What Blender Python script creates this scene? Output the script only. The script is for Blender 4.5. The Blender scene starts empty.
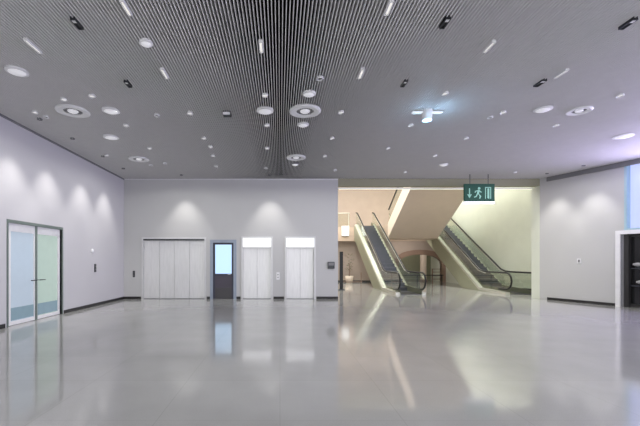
import bpy, bmesh, math, random
from mathutils import Vector, Matrix
random.seed(7)
scn = bpy.context.scene
COL = scn.collection
scn.view_settings.view_transform = 'Standard'
scn.view_settings.look = 'None'
scn.view_settings.exposure = 0.0
PI = math.pi
F = 370.0; EYE = 1.55; VX = 280.0; VY = 261.0      # lens and level of the eye
H = 4.9                                             # lobby ceiling
YB = 15.1                                           # back wall of the lobby
XL = -6.37

def up(px, py):                                     # a point on the lobby ceiling
    y = F * (H - EYE) / (VY - py)
    return (px - VX) / F * y, y

# ------------------------------------------------------------------ materials
def lin(c):
    return tuple(((v / 255) / 12.92 if v / 255 <= .04045 else ((v / 255 + .055) / 1.055) ** 2.4) for v in c)
def mat(name, rgb, rough=.6, metal=0., noise=.04, nscale=6., bump=0., emis=None, estr=0., spec=.5, stretch=None):
    m = bpy.data.materials.new(name); m.use_nodes = True
    nt = m.node_tree; b = nt.nodes['Principled BSDF']
    c = lin(rgb)
    tc = nt.nodes.new('ShaderNodeTexCoord'); mp = nt.nodes.new('ShaderNodeMapping')
    nt.links.new(tc.outputs['Object'], mp.inputs['Vector'])
    if stretch: mp.inputs['Scale'].default_value = stretch
    n = nt.nodes.new('ShaderNodeTexNoise'); n.inputs['Scale'].default_value = nscale; n.inputs['Detail'].default_value = 4
    nt.links.new(mp.outputs['Vector'], n.inputs['Vector'])
    r = nt.nodes.new('ShaderNodeValToRGB')
    r.color_ramp.elements[0].position = .3; r.color_ramp.elements[1].position = .7
    r.color_ramp.elements[0].color = tuple(v * (1 - noise) for v in c) + (1,)
    r.color_ramp.elements[1].color = tuple(min(1, v * (1 + noise)) for v in c) + (1,)
    nt.links.new(n.outputs['Fac'], r.inputs['Fac']); nt.links.new(r.outputs['Color'], b.inputs['Base Color'])
    b.inputs['Roughness'].default_value = rough; b.inputs['Metallic'].default_value = metal
    b.inputs['Specular IOR Level'].default_value = spec
    if emis:
        b.inputs['Emission Color'].default_value = lin(emis) + (1,); b.inputs['Emission Strength'].default_value = estr
    if bump:
        bp = nt.nodes.new('ShaderNodeBump'); bp.inputs['Strength'].default_value = bump; bp.inputs['Distance'].default_value = .01
        nt.links.new(n.outputs['Fac'], bp.inputs['Height']); nt.links.new(bp.outputs['Normal'], b.inputs['Normal'])
    return m
def glass(name, rgb, see=.8, rough=.02):
    m = bpy.data.materials.new(name); m.use_nodes = True; nt = m.node_tree
    nt.nodes.clear()
    o = nt.nodes.new('ShaderNodeOutputMaterial'); mx = nt.nodes.new('ShaderNodeMixShader')
    t = nt.nodes.new('ShaderNodeBsdfTransparent'); g = nt.nodes.new('ShaderNodeBsdfGlossy')
    c = lin(rgb) + (1,); t.inputs['Color'].default_value = c; g.inputs['Roughness'].default_value = rough
    g.inputs['Color'].default_value = (.9, .95, .92, 1)
    fr = nt.nodes.new('ShaderNodeLayerWeight'); fr.inputs['Blend'].default_value = .12
    ad = nt.nodes.new('ShaderNodeMath'); ad.operation = 'ADD'; ad.inputs[1].default_value = (1 - see) * .25; ad.use_clamp = True
    nt.links.new(fr.outputs['Facing'], ad.inputs[0]); nt.links.new(ad.outputs[0], mx.inputs['Fac'])
    nt.links.new(t.outputs[0], mx.inputs[1]); nt.links.new(g.outputs[0], mx.inputs[2]); nt.links.new(mx.outputs[0], o.inputs['Surface'])
    return m
M = {}
M['wall'] = mat('white_paint', (188, 188, 187), .75, bump=.05, nscale=40, noise=.015)
M['wall_l'] = mat('white_paint_panels', (194, 193, 195), .75, bump=.05, nscale=40, noise=.015)
M['cream'] = mat('cream_plaster', (214, 219, 206), .8, noise=.02, nscale=2)
M['beige'] = mat('beige_plaster', (170, 156, 146), .8, noise=.03, nscale=2)
M['soffit'] = mat('soffit_plaster', (232, 211, 194), .8, noise=.02, nscale=2)
M['header'] = mat('header_paint', (150, 148, 124), .8, noise=.02)
M['pinkside'] = mat('fascia_plaster', (228, 212, 196), .8, noise=.02)
M['brown'] = mat('brown_lining', (136, 112, 98), .6)
M['olive'] = mat('olive_wall', (140, 142, 118), .7)
M['slat'] = mat('ceiling_slat_metal', (226, 225, 224), .5, noise=.02)
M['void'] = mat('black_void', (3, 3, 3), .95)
M['steel'] = mat('brushed_steel', (218, 218, 217), .32, metal=.25, noise=.05, nscale=3, stretch=(6, 6, .6))
M['steel2'] = mat('brushed_steel_frame', (205, 205, 205), .35, metal=.2, noise=.04, nscale=4)
M['dksteel'] = mat('dark_steel', (70, 72, 76), .35, metal=.8)
M['black'] = mat('black_rubber', (24, 24, 25), .45)
M['base'] = mat('baseboard_black', (38, 37, 37), .5)
M['dkframe'] = mat('dark_bronze_frame', (66, 68, 70), .4, metal=.5)
M['dkpanel'] = mat('dark_door_panel', (64, 58, 70), .4)
M['white'] = mat('white_enamel', (226, 226, 226), .45)
M['grey'] = mat('mid_grey_plastic', (120, 120, 122), .5)
M['greenglassframe'] = mat('grey_green_frame', (120, 132, 126), .4, metal=.4)
M['lamp'] = mat('lamp_lens', (240, 240, 238), .4, emis=(255, 250, 240), estr=.55)
M['faintglow'] = mat('faint_glow_white_lens', (235, 235, 235), .4, emis=(230, 230, 235), estr=.3)
M['lampblue'] = mat('cold_blue_lens', (200, 225, 245), .3, emis=(150, 205, 255), estr=3.0)
M['panel'] = mat('lit_white_panel', (235, 235, 235), .4, emis=(240, 240, 240), estr=.6)
M['skyglass'] = mat('sky_lit_glass', (70, 90, 110), .15, emis=(190, 198, 255), estr=1.1)
M['doorsky'] = mat('sky_lit_door_glass', (60, 80, 100), .15, emis=(188, 222, 255), estr=1.15)
M['frostblue'] = mat('frosted_blue_glass', (120, 130, 140), .18, emis=(190, 204, 218), estr=.58)  # light from beyond the pane put in as glow
M['frostgreen'] = mat('frosted_green_glass', (120, 136, 128), .18, emis=(186, 204, 194), estr=.56)  # same painted glow in place of a lit space behind
M['clear'] = glass('balustrade_glass', (250, 252, 248), .92)
M['darkglass'] = mat('dark_glass', (26, 26, 27), .12, noise=.1)
M['headerglow'] = mat('header_glow_strip', (240, 238, 215), .4, emis=(238, 238, 214), estr=.75)
M['sgreen'] = mat('sign_green', (6, 62, 46), .7, emis=(10, 92, 66), estr=.1)
M['swhite'] = mat('sign_white', (130, 180, 160), .6, emis=(150, 215, 190), estr=.1)
M['step'] = mat('escalator_step', (96, 98, 104), .4, metal=.6)
M['deck'] = mat('escalator_deck', (206, 206, 196), .35, metal=.4)
M['clad'] = mat('escalator_cladding', (156, 158, 136), .5)
M['skirt'] = mat('dark_skirt', (112, 116, 98), .4, metal=.3)
M['dot'] = mat('shadowed_aperture', (36, 36, 38), .5)
M['shelf'] = mat('shelf_goods', (150, 150, 150), .5, emis=(150, 150, 150), estr=.05)

# polished floor: fine terrazzo speckle, faint slab joints
m = mat('polished_terrazzo', (165, 165, 162), .16, noise=.05, nscale=1.2)
nt = m.node_tree; b = nt.nodes['Principled BSDF']; b.inputs['Specular IOR Level'].default_value = .8
tc = nt.nodes['Texture Coordinate']; v = nt.nodes.new('ShaderNodeTexNoise'); v.inputs['Scale'].default_value = 90
nt.links.new(tc.outputs['Object'], v.inputs['Vector'])
br = nt.nodes.new('ShaderNodeTexBrick'); br.offset = 0; br.inputs['Scale'].default_value = 1
br.inputs['Brick Width'].default_value = 1.2; br.inputs['Row Height'].default_value = 1.2; br.inputs['Mortar Size'].default_value = .004
br.inputs['Color1'].default_value = (1, 1, 1, 1); br.inputs['Color2'].default_value = (.97, .97, .97, 1); br.inputs['Mortar'].default_value = (.86, .86, .86, 1)
nt.links.new(tc.outputs['Object'], br.inputs['Vector'])
old = b.inputs['Base Color'].links[0].from_socket
mu = nt.nodes.new('ShaderNodeMixRGB'); mu.blend_type = 'MULTIPLY'; mu.inputs['Fac'].default_value = 1
nt.links.new(old, mu.inputs[1]); nt.links.new(br.outputs['Color'], mu.inputs[2])
mu2 = nt.nodes.new('ShaderNodeMixRGB'); mu2.blend_type = 'OVERLAY'; mu2.inputs['Fac'].default_value = .12
nt.links.new(mu.outputs[0], mu2.inputs[1]); nt.links.new(v.outputs['Fac'], mu2.inputs[2]); nt.links.new(mu2.outputs[0], b.inputs['Base Color'])
rr = nt.nodes.new('ShaderNodeMapRange'); rr.inputs['To Min'].default_value = .06; rr.inputs['To Max'].default_value = .12
nt.links.new(v.outputs['Fac'], rr.inputs['Value']); nt.links.new(rr.outputs[0], b.inputs['Roughness'])
M['floor'] = m

# ------------------------------------------------------------------ mesh helpers
class MB:
    def __init__(s): s.bm = bmesh.new()
    def box(s, x0, x1, y0, y1, z0, z1, bev=0.):
        vs = [s.bm.verts.new(p) for p in ((x0,y0,z0),(x1,y0,z0),(x1,y1,z0),(x0,y1,z0),(x0,y0,z1),(x1,y0,z1),(x1,y1,z1),(x0,y1,z1))]
        fs = [s.bm.faces.new([vs[i] for i in q]) for q in ((3,2,1,0),(4,5,6,7),(0,1,5,4),(1,2,6,5),(2,3,7,6),(3,0,4,7))]
        if bev:
            es = list({e for f in fs for e in f.edges})
            bmesh.ops.bevel(s.bm, geom=es, offset=bev, segments=2, affect='EDGES')
        return s
    def prism(s, poly, x0, x1):            # poly in (y,z), extruded along x
        a = [s.bm.verts.new((x0, y, z)) for y, z in poly]; b = [s.bm.verts.new((x1, y, z)) for y, z in poly]
        n = len(poly)
        s.bm.faces.new(a); s.bm.faces.new(b[::-1])
        for i in range(n): s.bm.faces.new((a[i], b[i], b[(i+1) % n], a[(i+1) % n]))
        return s
    def prism_y(s, poly, y0, y1):          # poly in (x,z), extruded along y
        a = [s.bm.verts.new((x, y0, z)) for x, z in poly]; b = [s.bm.verts.new((x, y1, z)) for x, z in poly]
        n = len(poly)
        s.bm.faces.new(a); s.bm.faces.new(b[::-1])
        for i in range(n): s.bm.faces.new((a[i], b[i], b[(i+1) % n], a[(i+1) % n]))
        return s
    def lathe(s, prof, seg=28, c=(0, 0, 0)):    # prof of (r,z)
        rings = []
        for r, z in prof:
            if r < 1e-5: rings.append([s.bm.verts.new((c[0], c[1], c[2] + z))])
            else: rings.append([s.bm.verts.new((c[0] + r*math.cos(2*PI*k/seg), c[1] + r*math.sin(2*PI*k/seg), c[2] + z)) for k in range(seg)])
        for A, B in zip(rings, rings[1:]):
            for k in range(seg):
                k2 = (k+1) % seg
                if len(A) == 1 and len(B) == 1: continue
                if len(A) == 1: s.bm.faces.new((A[0], B[k], B[k2]))
                elif len(B) == 1: s.bm.faces.new((A[k], A[k2], B[0]))
                else: s.bm.faces.new((A[k], A[k2], B[k2], B[k]))
        return s
    def tube(s, pts, r, seg=8):
        pts = [Vector(p) for p in pts]; rings = []
        for i, p in enumerate(pts):
            t = (pts[min(i+1, len(pts)-1)] - pts[max(i-1, 0)]).normalized()
            a = t.cross(Vector((0, 0, 1)))
            if a.length < .05: a = t.cross(Vector((1, 0, 0)))
            if abs(t.x) < .01: a = Vector((1, 0, 0))
            a.normalize(); c = t.cross(a).normalized()
            rings.append([s.bm.verts.new(p + r*(math.cos(2*PI*k/seg)*a + math.sin(2*PI*k/seg)*c)) for k in range(seg)])
        for A, B in zip(rings, rings[1:]):
            for k in range(seg): s.bm.faces.new((A[k], A[(k+1) % seg], B[(k+1) % seg], B[k]))
        s.bm.faces.new(rings[0]); s.bm.faces.new(rings[-1][::-1])
        return s
    def build(s, name, m, parent=None, loc=None, rz=None, smooth=False, **tags):
        bmesh.ops.recalc_face_normals(s.bm, faces=s.bm.faces[:])
        me = bpy.data.meshes.new(name); s.bm.to_mesh(me); s.bm.free()
        me.materials.append(m)
        if smooth:
            for p in me.polygons: p.use_smooth = True
        o = bpy.data.objects.new(name, me); COL.objects.link(o)
        if parent: o.parent = parent
        if loc: o.location = loc
        if rz is not None: o.rotation_euler = (0, 0, rz)
        for k, val in tags.items(): o[k] = val
        return o
def thing(name, label, cat, loc, rz=0., group=None):
    o = bpy.data.objects.new(name, None); COL.objects.link(o)
    o.location = loc; o.rotation_euler = (0, 0, rz); o['label'] = label; o['category'] = cat; o.empty_display_size = .1
    if group: o['group'] = group
    return o
def struct_empty(name, loc, rz):
    o = bpy.data.objects.new(name, None); COL.objects.link(o)
    o.location = loc; o.rotation_euler = (0, 0, rz); o['kind'] = 'structure'; return o
def struct(mb, name, m, **k):
    return mb.build(name, m, kind='structure', **k)
def copy_tree(o, parent=None):
    c = o.copy(); COL.objects.link(c)
    if parent: c.parent = parent
    for ch in list(o.children): copy_tree(ch, c)
    return c
def wall(name, origin, rz, L, z1, openings, t, m, z0=0.):
    us = sorted({0, L} | {a for o in openings for a in o[:2]}); zs = sorted({z0, z1} | {a for o in openings for a in o[2:4] if z0 < a < z1})
    mb = MB()
    for ua, ub in zip(us, us[1:]):
        run = None
        for za, zb in zip(zs, zs[1:]):
            um, zm = (ua+ub)/2, (za+zb)/2
            solid = not any(o[0] < um < o[1] and o[2] < zm < o[3] for o in openings)
            if solid:
                if run is None: run = za
            elif run is not None:
                mb.box(ua, ub, 0, t, run, za); run = None
        if run is not None: mb.box(ua, ub, 0, t, run, zs[-1])
    return struct(mb, name, m, loc=origin, rz=rz)

# ------------------------------------------------------------------ setting
RA = math.atan2(-1, .378)                     # right wall runs toward the camera, splayed
RO = (10.6, YB, 0)
RL = 19.1 * math.sqrt(1 + .378**2)
def rwall_x(y): return 10.6 + .378 * (YB - y)
struct(MB().prism_y([(XL-.3, -.15), (19, -.15), (19, 0), (XL-.3, 0)], -4, 30.2), 'floor', M['floor'])
# slatted ceiling
mb = MB(); P = .049; x = XL + .03
while x < rwall_x(-4) - .05:
    ye = YB if x < 10.55 else (YB - (x + .03 - 10.6) / .378)
    mb.box(x, x+.011, -4, ye, H, H+.14); x += P
ceil = struct(mb, 'ceiling', M['slat'])
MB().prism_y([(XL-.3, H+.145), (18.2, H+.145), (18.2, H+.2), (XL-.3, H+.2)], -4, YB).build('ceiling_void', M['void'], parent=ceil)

bx = lambda px: (px - VX) / F * YB             # along the back wall
bz = lambda py: EYE + (VY - py) / F * YB
E1 = (bx(143.5) - XL, bx(204.5) - XL); DN = (bx(213) - XL, bx(233.5) - XL); E2 = (bx(243) - XL, bx(271) - XL); E3 = (bx(286.5) - XL, bx(314) - XL)
XO = bx(338)
wb = wall('wall_back', (XL, YB, 0), 0, XO - XL, H + .2, [(*E1, -1, 2.45), (*DN, -1, 2.3), (*E2, -1, 2.48), (*E3, -1, 2.48)], .3, M['wall'])
MB().box(XO, 10.9, 0, .3, 4.62, 9.3).build('opening_header', M['header'], parent=wb, loc=(-XL, 0, 0))
MB().box(0, XO-XL, .3, .4, H+.2, 9.3).build('upper_infill', M['wall'], parent=wb)
LD = (8.66 + 4, 10.8 + 4)                      # left door along the left wall (origin y=-4)
wl = wall('wall_left', (XL, -4, 0), PI/2, YB + 4.3, H + .2, [(*LD, -1, 2.48)], .3, M['wall_l'])
RDu = (2.72, 4.65)
RW = (2.82, 12.6)  # window strip lengthened out of view to add bluish light
wr = wall('wall_right', RO, RA, RL, H + .2, [(*RDu, -1, 2.45), (*RW, 2.62, H+.05)], .3, M['wall'])
MB().box(0, .3, -.0, .26, 0, H+.2).build('corner_jamb', M['cream'], parent=wr, rz=-RA, loc=(0, 0, 0))

# baseboards
def baseboard(name, origin, rz, spans):
    mb = MB()
    for a, c in spans: mb.box(a, c, -.018, 0, 0, .1)
    struct(mb, name, M['base'], loc=origin, rz=rz)
baseboard('baseboard_back', (XL, YB, 0), 0, [(0, E1[0]-.1), (E1[1]+.1, DN[0]-.12), (DN[1]+.12, E2[0]-.1), (E2[1]+.1, E3[0]-.1), (E3[1]+.1, XO-XL)])
baseboard('baseboard_left', (XL, -4, 0), PI/2, [(0, LD[0]-.1), (LD[1]+.1, YB+4)])
baseboard('baseboard_right', RO, RA, [(.3, RDu[0]-.14), (RDu[1]+.14, RL)])
# shadow trims at the head of the walls
struct(MB().box(0, XO-XL, -.03, 0, H-.035, H-.003), 'trim_1', M['white'], loc=(XL, YB, 0), rz=0)
struct(MB().box(.3, RL, -.05, 0, H-.17, H-.003), 'trim_2', M['grey'], loc=RO, rz=RA)
struct(MB().box(0, YB+4, -.03, 0, H-.05, H-.003), 'trim_3', M['grey'], loc=(XL, -4, 0), rz=PI/2)

# ---- left double door (glass)
d = struct_empty('door_1', (XL, -4, 0), PI/2)
f = MB(); a, c = LD
f.box(a-.04, a, -.02, .2, 0, 2.46); f.box(c, c+.04, -.02, .2, 0, 2.46); f.box(a-.04, c+.04, -.02, .2, 2.46, 2.53)
f.build('door_frame', M['greenglassframe'], parent=d)
mid = a + (c-a)*.5
for k, (p, q, gm) in enumerate(((a, mid, M['frostblue']), (mid, c, M['frostgreen']))):
    lf = MB(); p += .012; q -= .012
    sl, sr = (.15, .06) if k == 0 else (.06, .1)
    lf.box(p, p+sl, .05, .1, .01, 2.46); lf.box(q-sr, q, .05, .1, .01, 2.46); lf.box(p+sl, q-sr, .05, .1, 2.26, 2.46); lf.box(p+sl, q-sr, .05, .1, .01, .1)
    leaf = lf.build('door_leaf', M['white'], parent=d)
    MB().box(p+sl, q-sr, .07, .08, .1, 2.26).build('glass_pane', gm, parent=leaf)
    MB().box(p+sl, q-sr, .06, .07, .12, .42).build('bottom_band', mat('smoke_band', (128, 152, 160), .2, emis=(130, 156, 170), estr=.15), parent=leaf)  # band also given a slight glow for light beyond
    hx = (q - .05) if k == 0 else (p + .05)
    s = -1 if k == 0 else 1
    MB().tube([(hx, .05, 1.05), (hx, -.02, 1.05), (hx+s*.22, -.02, 1.05)], .013).build('door_handle', M['dksteel'], parent=leaf, smooth=True)
MB().box(mid-.035, mid+.035, .03, .11, 0, 2.48).build('meeting_stile', M['greenglassframe'], parent=d)
MB().box(a, c, .24, .3, 0, 2.48).build('backing', M['white'], parent=d)

# ---- back wall service door (tall lit window above a dark panel), set in blue-grey lining
d = struct_empty('door_2', (XL, YB, 0), 0)
a, c = DN
bl = mat('blue_grey_lining', (148, 158, 172), .5); dkp = mat('dark_violet_frame', (48, 50, 66), .4)
f = MB(); f.box(a-.12, a, -.02, .2, 0, 2.3); f.box(c, c+.12, -.02, .2, 0, 2.3); f.box(a-.12, c+.12, -.02, .2, 2.3, 2.42); f.build('door_frame', bl, parent=d)
f = MB(); f.box(a, a+.08, .03, .1, .005, 2.3); f.box(c-.08, c, .03, .1, .005, 2.3); f.box(a+.08, c-.08, .03, .1, 2.22, 2.3); f.box(a+.08, c-.08, .03, .1, .94, 1.03)
leaf = f.build('door_leaf', dkp, parent=d)
MB().box(a+.08, c-.08, .06, .08, 1.03, 2.22).build('window_pane', M['doorsky'], parent=leaf)
MB().box(a+.08, c-.08, .05, .09, .45, .94).build('upper_panel', M['dkpanel'], parent=leaf)
MB().box(a+.08, c-.08, .045, .09, .005, .45).build('kick_plate', mat('dark_kick', (58, 56, 58), .35), parent=leaf)
MB().tube([(c-.12, .05, 1.0), (c-.12, -.02, 1.0), (c-.24, -.02, 1.0)], .012).build('door_handle', M['steel2'], parent=leaf, smooth=True)
MB().box(a, c, .24, .3, 0, 2.3).build('backing', M['void'], parent=d)

# ---- lift doors
def lift(label, a, c, top, leaves, lit):
    t = thing('lift_door', label, 'elevator door', (XL+a, YB, 0)); w = c - a
    f = MB(); f.box(-.07, 0, -.025, .14, 0, top); f.box(w, w+.07, -.025, .14, 0, top); f.box(-.07, w+.07, -.025, .14, top, top+.07)
    f.build('door_surround', M['steel2'], parent=t)
    head = 2.1 if lit else top
    if lit:
        MB().box(0, w, -.035, .08, 2.12, top).build('lit_panel', M['panel'], parent=t)
        MB().box(0, w, .0, .12, 2.06, 2.12).build('head_track', M['steel2'], parent=t)
        head = 2.06
    else:
        MB().box(0, w, -.03, .1, top-.06, top-.002).build('head_track', M['dkframe'], parent=t)
        head = top - .05
    for k in range(leaves):
        x0, x1 = w*k/leaves + .004, w*(k+1)/leaves - .004
        MB().box(x0, x1, .06 + .012*(k % 2), .1, .012, head, .002).build('door_leaf', M['steel'], parent=t)
    MB().box(0, w, -.0, .12, 0, .012).build('sill', M['dksteel'], parent=t)
    MB().box(-.02, w+.02, .13, .28, 0, top).build('shaft_backing', M['void'], parent=t)
    return t
lift('wide brushed steel lift door with a dark line over its head, left of the dark windowed door', *E1, 2.45, 4, False)
lift('narrow steel lift door with lit white panel, directly right of the dark windowed door', *E2, 2.48, 2, True)
lift('narrow steel lift door with lit white panel, nearest the escalator hall', *E3, 2.48, 2, True)

def call_panel(name, label, cat, loc, rz, w, h, face, mats):
    t = thing(name, label, cat, loc, rz)
    MB().box(-w/2, w/2, -.02, 0, -h/2, h/2, .004).build('back_plate', mats, parent=t)
    MB().lathe([(0, 0), (.022, 0), (.022, .012), (0, .012)], 14).build('button', face, parent=t, loc=(0, -.02, h*.18)).rotation_euler = (PI/2, 0, 0)
    MB().lathe([(0, 0), (.022, 0), (.022, .012), (0, .012)], 14).build('button', face, parent=t, loc=(0, -.02, -h*.18)).rotation_euler = (PI/2, 0, 0)
    return t
call_panel('call_panel', 'small pale lift call plate on the back wall between the two narrow lift doors', 'call panel', (bx(278), YB, bz(276)), 0, .13, .3, M['dksteel'], M['white'])
call_panel('light_switch', 'small dark switch plate left of the wide steel lift door', 'light switch', (bx(134), YB, bz(274)), 0, .09, .26, M['grey'], M['dkframe'])
# dark wall sign on bracket beside hall
t = thing('wall_display', 'small dark wall display on the back wall right beside the escalator hall opening', 'display', (bx(331), YB, bz(265)))
MB().box(-.14, .14, -.06, -.0, -.15, .13, .008).build('casing', M['dkframe'], parent=t)
MB().box(-.11, .11, -.066, -.06, -.02, .1).build('screen', M['grey'], parent=t)
# left wall small fittings
yl = lambda px: F * (-XL) / (VX - px)
call_panel('access_reader', 'small dark access reader on the left wall, right of the glass double door', 'card reader', (XL, yl(95), EYE - (268-VY)/F*yl(95)), PI/2, .12, .28, M['grey'], M['dkframe'])
t = thing('wall_sensor', 'small white round sensor on the left wall above the dark reader', 'sensor', (XL, yl(92), EYE + (VY-251)/F*yl(92)), PI/2)
MB().lathe([(0, .04), (.05, .035), (.08, .015), (.085, 0), (0, 0)], 20).build('housing', M['white'], parent=t, smooth=True).rotation_euler = (PI/2, 0, 0)
# right wall plate
def rw(u, z): return (RO[0] + u*math.cos(RA), RO[1] + u*math.sin(RA), z)
t = thing('wall_switch', 'small white switch plate on the right wall, left of the dark doorway', 'light switch', rw(1.45, 1.55), RA)
MB().box(-.07, .07, -.016, 0, -.09, .09, .004).build('plate', M['white'], parent=t)
MB().box(-.03, .03, -.024, -.016, -.05, .05, .003).build('rocker', M['grey'], parent=t)

# ---- right wall: dark doorway with white frame, tall bright window above
d = struct_empty('door_3', RO, RA)
a, c = RDu
f = MB(); f.box(a-.13, a, -.05, .28, 0, 2.45); f.box(c, c+.13, -.05, .28, 0, 2.45); f.box(a-.13, c+.13, -.05, .28, 2.45, 2.58); f.build('door_frame', M['white'], parent=d)
MB().box(a, a+.07, .02, .1, 0, 2.45).build('inner_jamb', M['grey'], parent=d)
MB().box(a+.07, c, .2, .24, .06, 2.45).build('dark_glass', M['darkglass'], parent=d)
f = MB(); f.box(a+.07, a+.2, .03, .19, .0, 2.45); f.box(c-.06, c, .1, .19, 0, 2.45); f.box(a+.2, c-.06, .1, .19, 0, .12); f.box(a+.2, c-.06, .1, .19, 2.36, 2.45)
f.build('glazing_bar', M['base'], parent=d)
MB().box(a+.2, c-.06, .12, .2, 1.28, 1.32).build('shelf', M['dksteel'], parent=d)
MB().box(a+.14, c, .24, .3, 0, 2.45).build('backing', M['void'], parent=d)
for k, (u, z, s) in enumerate(((a+.42, 1.32, .13), (a+.5, .74, .12))):
    t = thing('display_light', ['small pale lamp glow high behind the dark doorway glass', 'small pale lamp glow low behind the dark doorway glass'][k], 'lamp', rw(u, z), RA)
    MB().box(-.03, .03, .13, .17, 0, .05).build('lamp_base', M['dksteel'], parent=t)
    MB().lathe([(0, 0), (.05, .01), (s, .05), (s*.9, .1), (0, .13)], 16, (0, .09, .05)).build('lamp_shade', M['shelf'], parent=t, smooth=True)
MB().box(a+.2, c-.06, .12, .2, .7, .74).build('shelf', M['dksteel'], parent=d)
w_ = struct_empty('window_1', RO, RA)
a, c = RW
f = MB(); f.box(a, a+.07, -.01, .2, 2.62, H+.05); f.box(a, c, -.02, .2, 2.56, 2.64)
u = a + 2.4
while u < c: f.box(u, u+.06, .02, .2, 2.64, H+.05); u += 2.4
f.build('window_frame', mat('pale_blue_frame', (160, 190, 200), .4), parent=w_)
MB().box(a, c, .2, .22, 2.62, H+.05).build('window_pane', M['skyglass'], parent=w_)

# ------------------------------------------------------------------ escalator hall
HX0, HX1, HY = 2.07, 12.2, 30.0
struct(MB().box(HX1, HX1+.3, YB-.0, HY, 0, 9.3), 'wall_hall_right', M['cream'])
struct(MB().box(HX0-.3, HX0, YB+.4, HY, 0, 9.3), 'wall_hall_left', M['beige'])
struct(MB().box(HX0-.3, HX1+.3, HY, HY+.2, 0, 9.3), 'wall_hall_back', M['beige'])
struct(MB().box(HX0-.3, HX1+.3, YB+.3, HY+.2, 9.3, 9.5), 'ceiling_hall', M['cream'])
struct(MB().box(10.6, HX1+.3, YB+.26, YB+.5, 0, 9.3).box(10.88, HX1+.3, YB-.0, YB+.26, 0, 9.3), 'wall_hall_front', M['cream'])
# mid level landing: side bays reach the escalator heads, middle bay comes further forward
LZ = 4.0
lm = MB(); lm.box(HX0, HX1, 26.9, HY, 3.0, LZ); lm.box(7.1, 10.3, 24.35, 26.9, 3.0, LZ)
struct(lm, 'floor_landing', mat('landing_plaster', (196, 176, 158), .8))
# ground floor rear wall with brown arched portal
YR = 27.3
AX0, AX1 = 8.7, 11.9
def arch_pts(x0, x1, ztop, zs, n=12):
    cx = (x0+x1)/2; r = (x1-x0)/2
    return [(cx + r*math.cos(PI*k/n), zs + (ztop-zs)*math.sin(PI*k/n)**.75) for k in range(n+1)]
inner = arch_pts(AX0, AX1, 2.02, 1.25); outer = arch_pts(AX0-.28, AX1+.28, 2.38, 1.3)
rear = MB(); rear.box(HX0, AX0, YR, YR+.2, 0, 3.0); rear.box(AX1, HX1, YR, YR+.2, 0, 3.0)
for (xa, za), (xb, zb) in zip(inner, inner[1:]):
    rear.prism_y([(xb, zb), (xa, za), (xa, 3.0), (xb, 3.0)], YR, YR+.2)
struct(rear, 'wall_rear', M['beige'])
ring = MB()
inp = [(AX1, 0)] + inner + [(AX0, 0)]; outp = [(AX1+.28, 0)] + outer + [(AX0-.28, 0)]
for i in range(len(inp)-1):
    ring.prism_y([inp[i], outp[i], outp[i+1], inp[i+1]], YR-.12, YR+.25)
struct(ring, 'trim_4', M['brown'])
struct(MB().box(HX0, HX1, HY-.05, HY, 0, 3.0), 'wall_recess', M['olive'])
struct(MB().box(HX0, AX0-.3, YR-.02, YR, 0, .12).box(AX1+.3, HX1, YR-.02, YR, 0, .12), 'baseboard_rear', M['base'])
# things in the rear hall
t = thing('round_column', 'pale round column standing inside the brown arched portal behind the left escalator', 'column', (11.0, 28.4, 0))
MB().lathe([(0, 0), (.32, 0), (.32, .08), (.24, .14)], 24).build('column_base', M['brown'], parent=t)
MB().lathe([(.24, .14), (.23, 2.7), (.32, 2.85), (.32, 3.0), (0, 3.0)], 24).build('shaft', M['pinkside'], parent=t, smooth=True)
t = thing('slatted_rack', 'low brown rack with horizontal rails in front of the arched portal', 'rack', (11.35, 26.6, 0))
for x in (-.4, .4): MB().box(x-.03, x+.03, -.03, .03, 0, 1.0).build('post', M['brown'], parent=t)
for z in (.25, .5, .75, .97): MB().box(-.4, .4, -.02, .02, z-.02, z+.02).build('rail', M['brown'], parent=t)
t = thing('post_barrier', 'low dark barrier rail running behind the foot of the left escalator', 'barrier', (8.7, 24.0, 0))
MB().box(-1.4, 1.9, -.025, .025, .6, .66).build('rail', M['base'], parent=t)
for x in (-1.3, .2, 1.8):
    MB().box(x-.025, x+.025, -.02, .02, 0, .6).build('post', M['base'], parent=t)
t = thing('totem', 'slim black upright totem just inside the hall opening, at the left', 'sign post', (3.28, 19.8, 0))
MB().box(-.16, .16, -.12, .12, 0, .04, .005).build('foot_plate', M['dksteel'], parent=t)
MB().box(-.09, .09, -.04, .04, .04, 2.05, .008).build('body', M['black'], parent=t)
t = thing('low_railing', 'low dark railing beside the black totem in the hall', 'railing', (4.1, 21.0, 0))
MB().tube([(-.6, 0, .36), (.55, 0, .36)], .025).build('rail', M['brown'], parent=t)
for x in (-.55, .5): MB().tube([(x, 0, 0), (x, 0, .36 if x < 0 else .9)], .02).build('post', M['brown'], parent=t)
t = thing('potted_plant', 'dark leafy potted plant standing near the rear wall, left of the left escalator', 'plant', (4.9, 26.2, 0))
MB().lathe([(0, 0), (.22, 0), (.3, .5), (.26, .5), (.24, .44), (0, .44)], 20).build('pot', M['pinkside'], parent=t, smooth=True)
MB().tube([(0, 0, .44), (.03, 0, .9), (0, .02, 1.4)], .03).build('stem', M['brown'], parent=t)
lf = MB()
for k in range(90):
    a_ = random.uniform(0, 2*PI); zz = random.uniform(.8, 2.0); rr_ = random.uniform(.05, .38)*(1.1-abs(zz-1.4)*.7)
    p = Vector((rr_*math.cos(a_), rr_*math.sin(a_), zz)); dr = Vector((math.cos(a_), math.sin(a_), random.uniform(-.4, .6))).normalized()
    sd = dr.cross(Vector((0, 0, 1))).normalized()*.05; L_ = random.uniform(.16, .26)
    vs = [lf.bm.verts.new(q) for q in (p, p+dr*L_*.5+sd, p+dr*L_, p+dr*L_*.5-sd)]; lf.bm.faces.new(vs)
lf.build('foliage', mat('leaf_green', (92, 98, 66), .5), parent=t)
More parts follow.
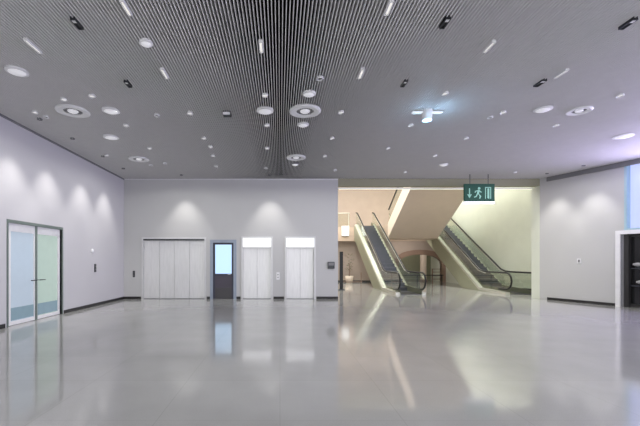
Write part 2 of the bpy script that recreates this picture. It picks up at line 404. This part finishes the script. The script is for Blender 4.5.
t = thing('wall_lantern', 'bright white square wall lamp high on the hall wall above the totem', 'lamp', (4.75, 26.9, 3.55))
MB().box(-.28, .28, -.05, 0, -.2, .55, .01).build('housing', M['white'], parent=t)
MB().box(-.24, .24, -.07, -.05, -.16, .15).build('diffuser', M['panel'], parent=t)
MB().box(-.24, .24, -.07, -.05, .2, .51).build('diffuser', M['panel'], parent=t)
# landing glass railing
t = thing('landing_railing', 'glass railing with pale handrail along the mid level landing above the rear wall', 'railing', (0, 26.95, LZ))
MB().box(HX0+.1, 5.1, 0, .02, .05, 1.0).build('glass_panel', M['clear'], parent=t)
MB().tube([(HX0+.1, .01, 1.03), (5.1, .01, 1.03)], .03).build('handrail', M['deck'], parent=t, smooth=True)
for x in (2.4, 3.7, 5.0): MB().box(x-.02, x+.02, -.02, .04, 0, 1.0).build('post', M['deck'], parent=t)

# ---- escalator (foot at local y=0, climbs along +y)
T30 = math.tan(math.radians(30))
def escalator(label, cx, group):
    t = thing('escalator', label, 'escalator', (cx, 16.75, 0), 0, group)
    y0, yi, rise = 0., 2.65, 4.0; yt = yi + rise/T30; ye = yt + .25
    hw, in_ = .58, .5
    # truss cladding under the steps
    for s in (-1, 1):
        xo = s*.72; xi = s*.66
        poly = [(1.2, .0), (yi, .04), (yt, rise+.04), (ye, rise+.04), (ye, rise-1.0), (yt, rise-1.0), (yi+1.73, 0)]
        MB().prism(poly, min(xo, xi), max(xo, xi)).build('side_cladding', M['clad'], parent=t)
        poly = [(.35, .0), (.35, .1), (yi, .16), (yt, rise+.16), (ye, rise+.16), (ye, rise+.02), (yt, rise+.02), (yi, .02), (1.3, 0)]
        MB().prism(poly, min(s*.5, s*.7), max(s*.5, s*.7)).build('deck_board', M['deck'], parent=t)
        poly = [(.3, 0), (.3, .2), (yi, .3), (yt, rise+.3), (ye, rise+.3), (ye, rise-.3), (yt, rise-.3), (yi+.5, 0)]
        MB().prism(poly, min(s*.49, s*.5), max(s*.49, s*.5)).build('skirt_panel', M['skirt'], parent=t)
        # glass balustrade with round nose
        hz = 1.0
        nose = [(.48 - .38*math.sin(PI*k/8), .62 - .38*math.cos(PI*k/8)) for k in range(9)]
        rail_low = [(y, z) for y, z in nose]
        glassp = [(.5, .14)] + [(y+.04 if y < .4 else y, z) for y, z in nose[1:]] + [(yi-.25, hz-.02), (yi+.35, hz+.12), (yt, rise+hz), (ye, rise+hz), (ye, rise+.16), (yt, rise+.16), (yi, .16)]
        MB().prism(glassp, s*hw-.006, s*hw+.006).build('glass_balustrade', M['clear'], parent=t)
        pts = [(s*hw, 1.1, .2), (s*hw, .48, .22)] + [(s*hw, y, z) for y, z in rail_low[1:]] + [(s*hw, yi-.6, 1.0), (s*hw, yi-.2, 1.02), (s*hw, yi+.2, 1.12)] + [(s*hw, yt-.2, rise+hz-.08), (s*hw, yt+.2, rise+hz), (s*hw, ye, rise+hz)]
        MB().tube(pts, .042, 8).build('handrail', M['black'], parent=t, smooth=True)
        MB().tube([(s*hw, yi-.4, .94), (s*hw, yi+.3, 1.07), (s*hw, yt-.2, rise+hz-.16), (s*hw, ye, rise+hz-.07)], .03, 6).build('rail_profile', M['deck'], parent=t, smooth=True)
    MB().prism([(yi+1.6, .0), (yt, rise-1.0), (ye, rise-1.0), (ye, rise-.9), (yt, rise-.9), (yi+1.5, .1)], -.66, .66).build('soffit_panel', M['clad'], parent=t)
    MB().box(-.5, .5, .3, 1.35, 0, .02).build('comb_plate', M['dksteel'], parent=t)
    MB().box(-.5, .5, 1.35, yi-.35, 0.0, .015).build('flat_treads', M['step'], parent=t)
    for k in range(20):
        y = yi - .35 + k*.2/T30; z = k*.2
        MB().box(-.49, .49, y, y+.4, max(z-.03, .0), z+.2, .006).build('step', M['step'], parent=t)
    MB().box(-.66, .66, yt-.1, ye, rise-.9, rise-.02).build('head_plate', M['dksteel'], parent=t)
    return t
escalator('right escalator, beside the tall cream side wall, dark steps between glass sides', 11.13, 'escalators flanking the overhead flight')
escalator('left escalator, left of the overhead flight, rising past the pinkish wall', 6.05, 'escalators flanking the overhead flight')

# ---- upper flight coming back overhead between them
t = thing('overhead_stair_flight', 'broad pale sloping flight seen from below between the two escalators', 'staircase', (8.8, 24.35, 3.04))
yb_ = -8.6
MB().prism([(0, 0), (0, .92), (yb_, .92 - yb_*T30), (yb_, -yb_*T30)], -1.6, 1.52).build('soffit', M['soffit'], parent=t)
MB().prism([(0, .0), (0, 1.0), (yb_, 1.0 - yb_*T30), (yb_, -yb_*T30)], -1.7, -1.6).build('side_fascia', M['pinkside'], parent=t)
MB().prism([(0, .0), (0, 1.0), (yb_, 1.0 - yb_*T30), (yb_, -yb_*T30)], 1.52, 1.58).build('side_fascia', M['pinkside'], parent=t)
for s in (-1, 1):
    MB().prism([(0, 1.0), (0, 1.85), (yb_, 1.85 - yb_*T30), (yb_, 1.0 - yb_*T30)], s*1.6-.04-.006, s*1.6-.04+.006).build('glass_balustrade', M['clear'], parent=t)
    MB().tube([(s*1.6-.04, 0, 1.9), (s*1.6-.04, yb_, 1.9 - yb_*T30)], .05).build('handrail', M['dkframe'], parent=t, smooth=True)
# trim strip glowing in place of light on the header underside
t = thing('header_glow_strip', 'long thin cream trim strip with painted glow under the header of the escalator hall opening', 'trim strip', (0, YB+.34, 4.56))
MB().box(XO+.05, 10.55, 0, .05, 0, .05).build('profile', M['white'], parent=t)
MB().box(XO+.08, 10.52, -.008, .04, -.02, 0).build('diffuser', M['headerglow'], parent=t)

# ------------------------------------------------------------------ hanging green exit sign
sy = 14.3
sx = (479-VX)/F*sy; w2 = 15.2/F*sy; zt = EYE + (VY-184)/F*sy; zb = EYE + (VY-201.5)/F*sy; hh = zt - zb
t = thing('exit_sign', 'hanging green exit sign with white pictograms in front of the hall opening', 'sign', (sx, sy, zb))
MB().box(-w2, w2, -.04, .04, 0, hh, .01).build('sign_box', M['sgreen'], parent=t)
MB().box(-w2, w2, -.045, .045, -.1, -.005).build('lower_edge', M['panel'], parent=t)
for x in (-w2*.6, w2*.6): MB().tube([(x, 0, hh), (x, 0, H - zb)], .012).build('hanger_rod', M['dkframe'], parent=t)
g = MB(); yf = -.046
def plate(pts): g.prism_y(pts, yf, yf+.008)
# arrow down
ax = -w2*.66
plate([(ax-.02, .5), (ax+.02, .5), (ax+.02, .24), (ax-.02, .24)]); plate([(ax-.09, .27), (ax, .12), (ax+.09, .27)])
# running figure
rx = -w2*.08
plate([(rx+.03+.05*math.cos(2*PI*k/10), .5+.05*math.sin(2*PI*k/10)) for k in range(10)])
plate([(rx-.03, .44), (rx+.05, .44), (rx+.02, .27), (rx-.06, .27)])
plate([(rx+.0, .29), (rx+.04, .27), (rx+.11, .2), (rx+.07, .1), (rx+.03, .11), (rx+.05, .19)])
plate([(rx-.06, .29), (rx-.02, .27), (rx-.07, .17), (rx-.16, .14), (rx-.17, .18), (rx-.1, .2)])
plate([(rx+.04, .43), (rx+.13, .36), (rx+.11, .33), (rx+.03, .38)]); plate([(rx-.03, .43), (rx-.13, .4), (rx-.14, .33), (rx-.11, .33), (rx-.1, .37), (rx-.03, .39)])
# doorway
dx = w2*.55
plate([(dx-.11, .1), (dx-.08, .1), (dx-.08, .52), (dx-.11, .52)]); plate([(dx-.11, .52), (dx+.12, .52), (dx+.12, .55), (dx-.11, .55)]); plate([(dx+.09, .1), (dx+.12, .1), (dx+.12, .52), (dx+.09, .52)])
plate([(dx-.02, .12), (dx+.05, .1), (dx+.05, .5), (dx-.02, .5)])
g.build('pictogram', M['swhite'], parent=t)

# ------------------------------------------------------------------ ceiling fittings
def ring_diffuser(label, px, py, dia, grp=None, m='faintglow'):
    x, y = up(px, py); r = dia/2
    t = thing('air_diffuser', label, 'ceiling diffuser', (x, y, H), 0, grp)
    MB().lathe([(r*.56, .02), (r*.56, -.02), (r*.88, -.035), (r, -.02), (r, .02)], 36).build('outer_ring', M['white'], parent=t, smooth=False)
    MB().lathe([(r*.56, .02), (r*.56, -.0), (r*.3, -.0), (r*.3, .02)], 36).build('slot_ring', M['grey'], parent=t)
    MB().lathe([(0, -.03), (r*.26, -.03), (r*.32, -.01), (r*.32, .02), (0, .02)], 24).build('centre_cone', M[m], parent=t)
    return t
ring_diffuser('large ringed round ceiling diffuser, leftmost of all, above the left door', 73, 111, .7)
ring_diffuser('large round white ceiling diffuser with ring, in the middle of the dark slats', 305, 111, .7)
ring_diffuser('round white ceiling diffuser near the back wall, above the two narrow lift doors', 296, 157.5, .62)
ring_diffuser('ringed white ceiling diffuser at the back, left of the wide lift door', 139, 159, .64)
ring_diffuser('round ceiling diffuser on the violet tinted side, toward the right wall window', 579, 110.5, .5)
def disk(label, px, py, dia, m='white', name='smoke_detector', cat='smoke detector'):
    x, y = up(px, py); r = dia/2
    t = thing(name, label, cat, (x, y, H))
    MB().lathe([(0, -.05), (r*.5, -.05), (r*.75, -.03)], 24).build('lens', M['faintglow'], parent=t, smooth=True)
    MB().lathe([(r*.75, -.03), (r, -.02), (r, .02), (0, .02)], 24).build('rim', M[m], parent=t, smooth=False)
disk('white flat round ceiling speaker near the left edge of the ceiling', 17, 71, .36, name='ceiling_speaker', cat='speaker')
disk('white round ceiling speaker, on the left, next to the edge of the striped slats', 146, 42.5, .2, name='ceiling_speaker', cat='speaker')
disk('white round detector just before the central ringed diffuser', 309, 93.5, .27)
disk('white round detector just behind the central ringed diffuser', 303, 124.5, .28)
disk('flat white ceiling disk left of the central ringed diffuser', 265, 110.5, .38)
disk('flat white ceiling disk right of the leftmost ringed diffuser', 111, 110.5, .38)
disk('flat white ceiling disk behind the leftmost ringed diffuser', 111, 137, .4)
disk('flat white ceiling disk left of the ringed diffuser on the violet side', 543, 109, .36)
disk('flat white ceiling disk beside the head of the right window', 623, 136, .45)
disk('small flat ceiling disk before the exit sign', 443.5, 164.5, .3)
disk('small grey flat ceiling disk directly behind the central back diffuser', 295, 164, .3, m='grey')
# short linear spots set between the slats (run with the slats)
def linear(label, px, py, L=.3, w=.05, lit=True):
    x, y = up(px, py); w = .036 if lit else w
    t = thing('linear_downlight', label, 'downlight', (x, y, H))
    f = MB(); f.box(-w/2-.012, -w/2, -L/2, L/2, -.03, .02); f.box(w/2, w/2+.012, -L/2, L/2, -.03, .02); f.box(-w/2-.012, w/2+.012, -L/2-.012, -L/2, -.03, .02); f.box(-w/2-.012, w/2+.012, L/2, L/2+.012, -.03, .02)
    f.build('housing', M['dksteel'] if not lit else M['white'], parent=t)
    MB().box(-w/2, w/2, -L/2, L/2, -.012, .02).build('lens', M['lamp' if lit else 'dot'], parent=t)
    if not lit: MB().box(-w/2, w/2, -L/2, -L/2+.06, -.028, -.012).build('baffle', M['white'], parent=t)
linear('short lit linear downlight far left, nearest the flat speaker disk', 33, 45.5, .34)
linear('short lit linear downlight at the front, left edge of the striped slats', 126, 7, .26)
linear('short lit linear downlight in the middle of the striped slats', 261, 46, .27)
linear('short lit linear downlight at the front, right edge of the striped slats', 389, 7, .24)
linear('short lit linear downlight on the right side, front row', 489, 46, .26)
linear('short lit linear downlight left of the striped slats, one row behind the round speaker', 164.5, 73, .32)
linear('short lit linear downlight right of the striped slats', 361, 73, .3)
linear('short lit linear downlight on the violet side, one row behind the front row', 561, 73, .27)
linear('dark unlit linear fitting on the left, front row', 77, 23, .2, .05, False)
linear('dark unlit linear fitting right of the striped slats, front row', 445, 22, .2, .05, False)
linear('dark unlit linear fitting on the far right, front row', 628, 23, .2, .05, False)
linear('dark unlit linear fitting left of the striped slats, middle row', 128, 83.5, .2, .05, False)
linear('dark unlit linear fitting right of the striped slats, middle row', 404, 83, .2, .05, False)
linear('dark unlit linear fitting on the violet side, middle row', 540, 82.5, .22, .07, False)
x, y = up(227, 113)
t = thing('sensor_box', 'small black ceiling box with white lower lip, left of the central diffuser row', 'sensor', (x, y, H))
MB().box(-.09, .09, -.09, .13, -.05, .02, .006).build('housing', M['black'], parent=t)
MB().box(-.08, .08, -.12, -.09, -.075, -.02, .006).build('lip', M['white'], parent=t)
# the cold blue lit one
x, y = up(427, 111)
t = thing('projector_light', 'ceiling projector giving a cold blue glow, right of the central diffuser', 'light fixture', (x, y, H))
MB().box(-.34, .34, -.05, .05, -.05, -.02, .008).build('cross_bar', M['faintglow'], parent=t)
MB().lathe([(0, -.2), (.1, -.2), (.12, -.02), (.12, .02), (0, .02)], 20).build('body', M['white'], parent=t)
MB().lathe([(0, 0), (.1, 0), (.1, .012), (0, .012)], 20, (0, 0, -.215)).build('lens', M['lampblue'], parent=t)
bl_ = bpy.data.lights.new('projector_lamp', 'POINT'); bl_.energy = 10; bl_.color = (.35, .68, 1); bl_.shadow_soft_size = .05
lo = bpy.data.objects.new('projector_lamp', bl_); lo.parent = t; lo.location = (0, -.1, -.34); COL.objects.link(lo)
# small round spots
proto = {}
def spot(label, px, py, r=.055, lit=True, grp=None):
    x, y = up(px, py)
    key = (round(r, 3), lit)
    if key not in proto:
        t = thing('spot_downlight', label, 'downlight', (x, y, H))
        MB().lathe([(r*.72, -.01), (r, -.03), (r*1.08, -.02), (r*1.08, .02), (r*.72, .02)], 18).build('trim_ring', M['white'], parent=t)
        MB().lathe([(0, -.005), (r*.72, -.012), (r*.72, .02)], 18).build('lens', M['lamp'] if lit else M['dot'], parent=t)
        proto[key] = t
    else:
        t = copy_tree(proto[key]); t['label'] = label; t.location = (x, y, H)
    return t
SP = [(92,95.5,'just behind the leftmost ringed diffuser on its right side',1),(64,99,'touching the front rim of the leftmost ringed diffuser',1),(35,112,'left of the leftmost ringed diffuser, close to the left wall',1),
 (190,113,'midway between the left pair of disks and the black ceiling box',1),(157,115,'in line between the left disk pair and the middle',0),(126,125,'between the two flat white disks on the left',1),(204,138,'nearest the black ceiling box, behind it',1),
 (210.5,146.5,'first of a close pair in the left middle of the ceiling',1),(213,155.5,'second, rear one of a close pair in the left middle',1),(341,112,'right of the central ringed diffuser',1),
 (332,138,'behind and right of the central ringed diffuser',1),(324.5,156,'right of the central back diffuser',1),(388,148,'behind and left of the blue glowing projector',1),(267,125,'just behind the flat disk left of the centre',1),
 (267,148,'left of the central back diffuser',1),(266,168,'close to the back wall above the right scallop of light',0),(466,138,'right of and behind the blue glowing projector',1),(503,112,'left of the flat disk on the violet side',1),(490,117,'dark one beside the lit spot left of the violet disk',0),
 (445,93,'just before the blue glowing projector on its right',1),(410.5,125,'just behind the blue glowing projector on its left',1),(556,125,'behind the ringed diffuser on the violet side',1),(620,95,'before the right window, near the right edge',1),(435,155.5,'before the exit sign on its left',1),
 (149.5,148,'just before the back left diffuser',1),(151,165,'just behind the back left diffuser',0),(107,155,'left of the back left diffuser by the wall',1),(265,95,'before the flat disk left of the centre',1),(320,78,'at the right edge of the central striped slats',0),
 (46,116.5,'dark one close to the left wall',0),(165,163,'right of the back left diffuser',0),(515,172,'over the right end of the hall opening',1),(405,172,'over the middle of the hall opening',1),(216,166,'near the back wall over the dark windowed door',0),(335,170,'near the back wall over the hall corner',0)]
for px, py, txt, lit in SP:
    spot(('lit' if lit else 'unlit') + ' round spot downlight ' + txt, px, py, .06, bool(lit))

# ------------------------------------------------------------------ lamps
def add_spot(name, loc, target, energy, ang, blend, col=(1, .97, .93), size=.04):
    l = bpy.data.lights.new(name, 'SPOT'); l.energy = energy; l.spot_size = math.radians(ang); l.spot_blend = blend; l.color = col; l.shadow_soft_size = size
    o = bpy.data.objects.new(name, l); o.location = loc
    o.rotation_euler = (Vector(target) - Vector(loc)).to_track_quat('-Z', 'Y').to_euler(); COL.objects.link(o); return o
# wall washers: real fittings near the walls, one lamp each
wtxt = ['over the left glass double door, nearer edge', 'over the far leaf of the left glass door', 'near the left wall past the glass door', 'near the left wall close to the corner']
WL = [(XL+.7, yl(px), XL+.4, yl(px), wtxt[k]) for k, px in enumerate((10, 47, 81, 104))]
WL += [(bx(186), YB-.7, bx(186), YB-.4, 'close to the back wall over the wide lift door'), (bx(270), YB-.7, bx(270), YB-.4, 'close to the back wall over the narrow lift doors')]
nx, ny = -math.sin(RA), math.cos(RA)          # outward
for u, tx in ((.75, 'near the right wall by the hall corner'), (2.0, 'near the right wall by the dark doorway')):
    x, y, _ = rw(u, 0); WL.append((x-nx*.7, y-ny*.7, x-nx*.4, y-ny*.4, tx))
for x, y, tx_, ty_, txt in WL:
    t = thing('wall_washer', 'round wall washer spot ' + txt, 'downlight', (x, y, H))
    MB().lathe([(.04, -.005), (.055, -.02), (.06, -.015), (.06, .02), (.04, .02)], 16).build('trim_ring', M['grey'], parent=t)
    add_spot('washer_lamp', (x, y, H-.04), (tx_, ty_, 2.2), 165, 70, .8)
# general downlights of the lobby
for y in (0.5, 4.2, 8.2, 12.2):
    for x in (-3.6, .6, 4.8, 9.0, 13.2):
        if x > rwall_x(y) - 1: continue
        add_spot('lobby_lamp', (x, y, H-.06), (x, y, 0), 90, 176, .25, (1, 1, .965), .06)
# violet lamps added for right window daylight; world fill enters the open front
def area(name, loc, target, sx_, sy_, e, col):
    l = bpy.data.lights.new(name, 'AREA'); l.shape = 'RECTANGLE'; l.size = sx_; l.size_y = sy_; l.energy = e; l.color = col
    o = bpy.data.objects.new(name, l); o.location = loc; o.rotation_euler = (Vector(target) - Vector(loc)).to_track_quat('-Z', 'Y').to_euler(); COL.objects.link(o)
for u in (4.6, 8.0, 11.2):
    x, y, _ = rw(u, 0)
    area('daylight_fill', (x-nx*.06, y-ny*.06, 3.6), (x-nx*4, y-ny*4, 4.1), 1.8, 1.8, 270, (.66, .58, 1))
# hall lamps under the high hall ceiling
for x, y in ((3.6, 18), (3.6, 21.5), (3.4, 25), (5.5, 24.8), (11.4, 17.5), (11.3, 21), (11.3, 24.5)):
    area('hall_lamp', (x, y, 9.2), (x, y+.01, 0), 1.0, 1.0, 275, (1, 1, .965))
for x, y, e in ((4.6, 26.98, 0), (8.7, 25.9, 34), (10.2, 28.4, 26)):  # unseen fill lamps added to brighten the rear wall below the landing
    if e: area('under_landing_fill', (x, y-.6, 2.7), (x+.1, y+2, 1.5), 2.6, .5, e*.9, (1, .92, .84))
area('left_bay_lamp', (3.9, 25.4, 6.5), (4.0, 27.2, 1.0), 1.0, 1.0, 45, (1, .94, .88))
w = bpy.data.worlds.new('World'); scn.world = w; w.use_nodes = True
bg = w.node_tree.nodes['Background']; bg.inputs['Color'].default_value = (.94, .95, 1, 1); bg.inputs['Strength'].default_value = 2.2

# ------------------------------------------------------------------ camera
cam = bpy.data.cameras.new('Camera'); co = bpy.data.objects.new('Camera', cam); COL.objects.link(co)
co.location = (0, 0, EYE); co.rotation_euler = (PI/2, 0, 0)
cam.sensor_width = 36; cam.lens = F/640*36; cam.shift_x = 40/640; cam.shift_y = 48/640
cam.clip_end = 200
scn.camera = co
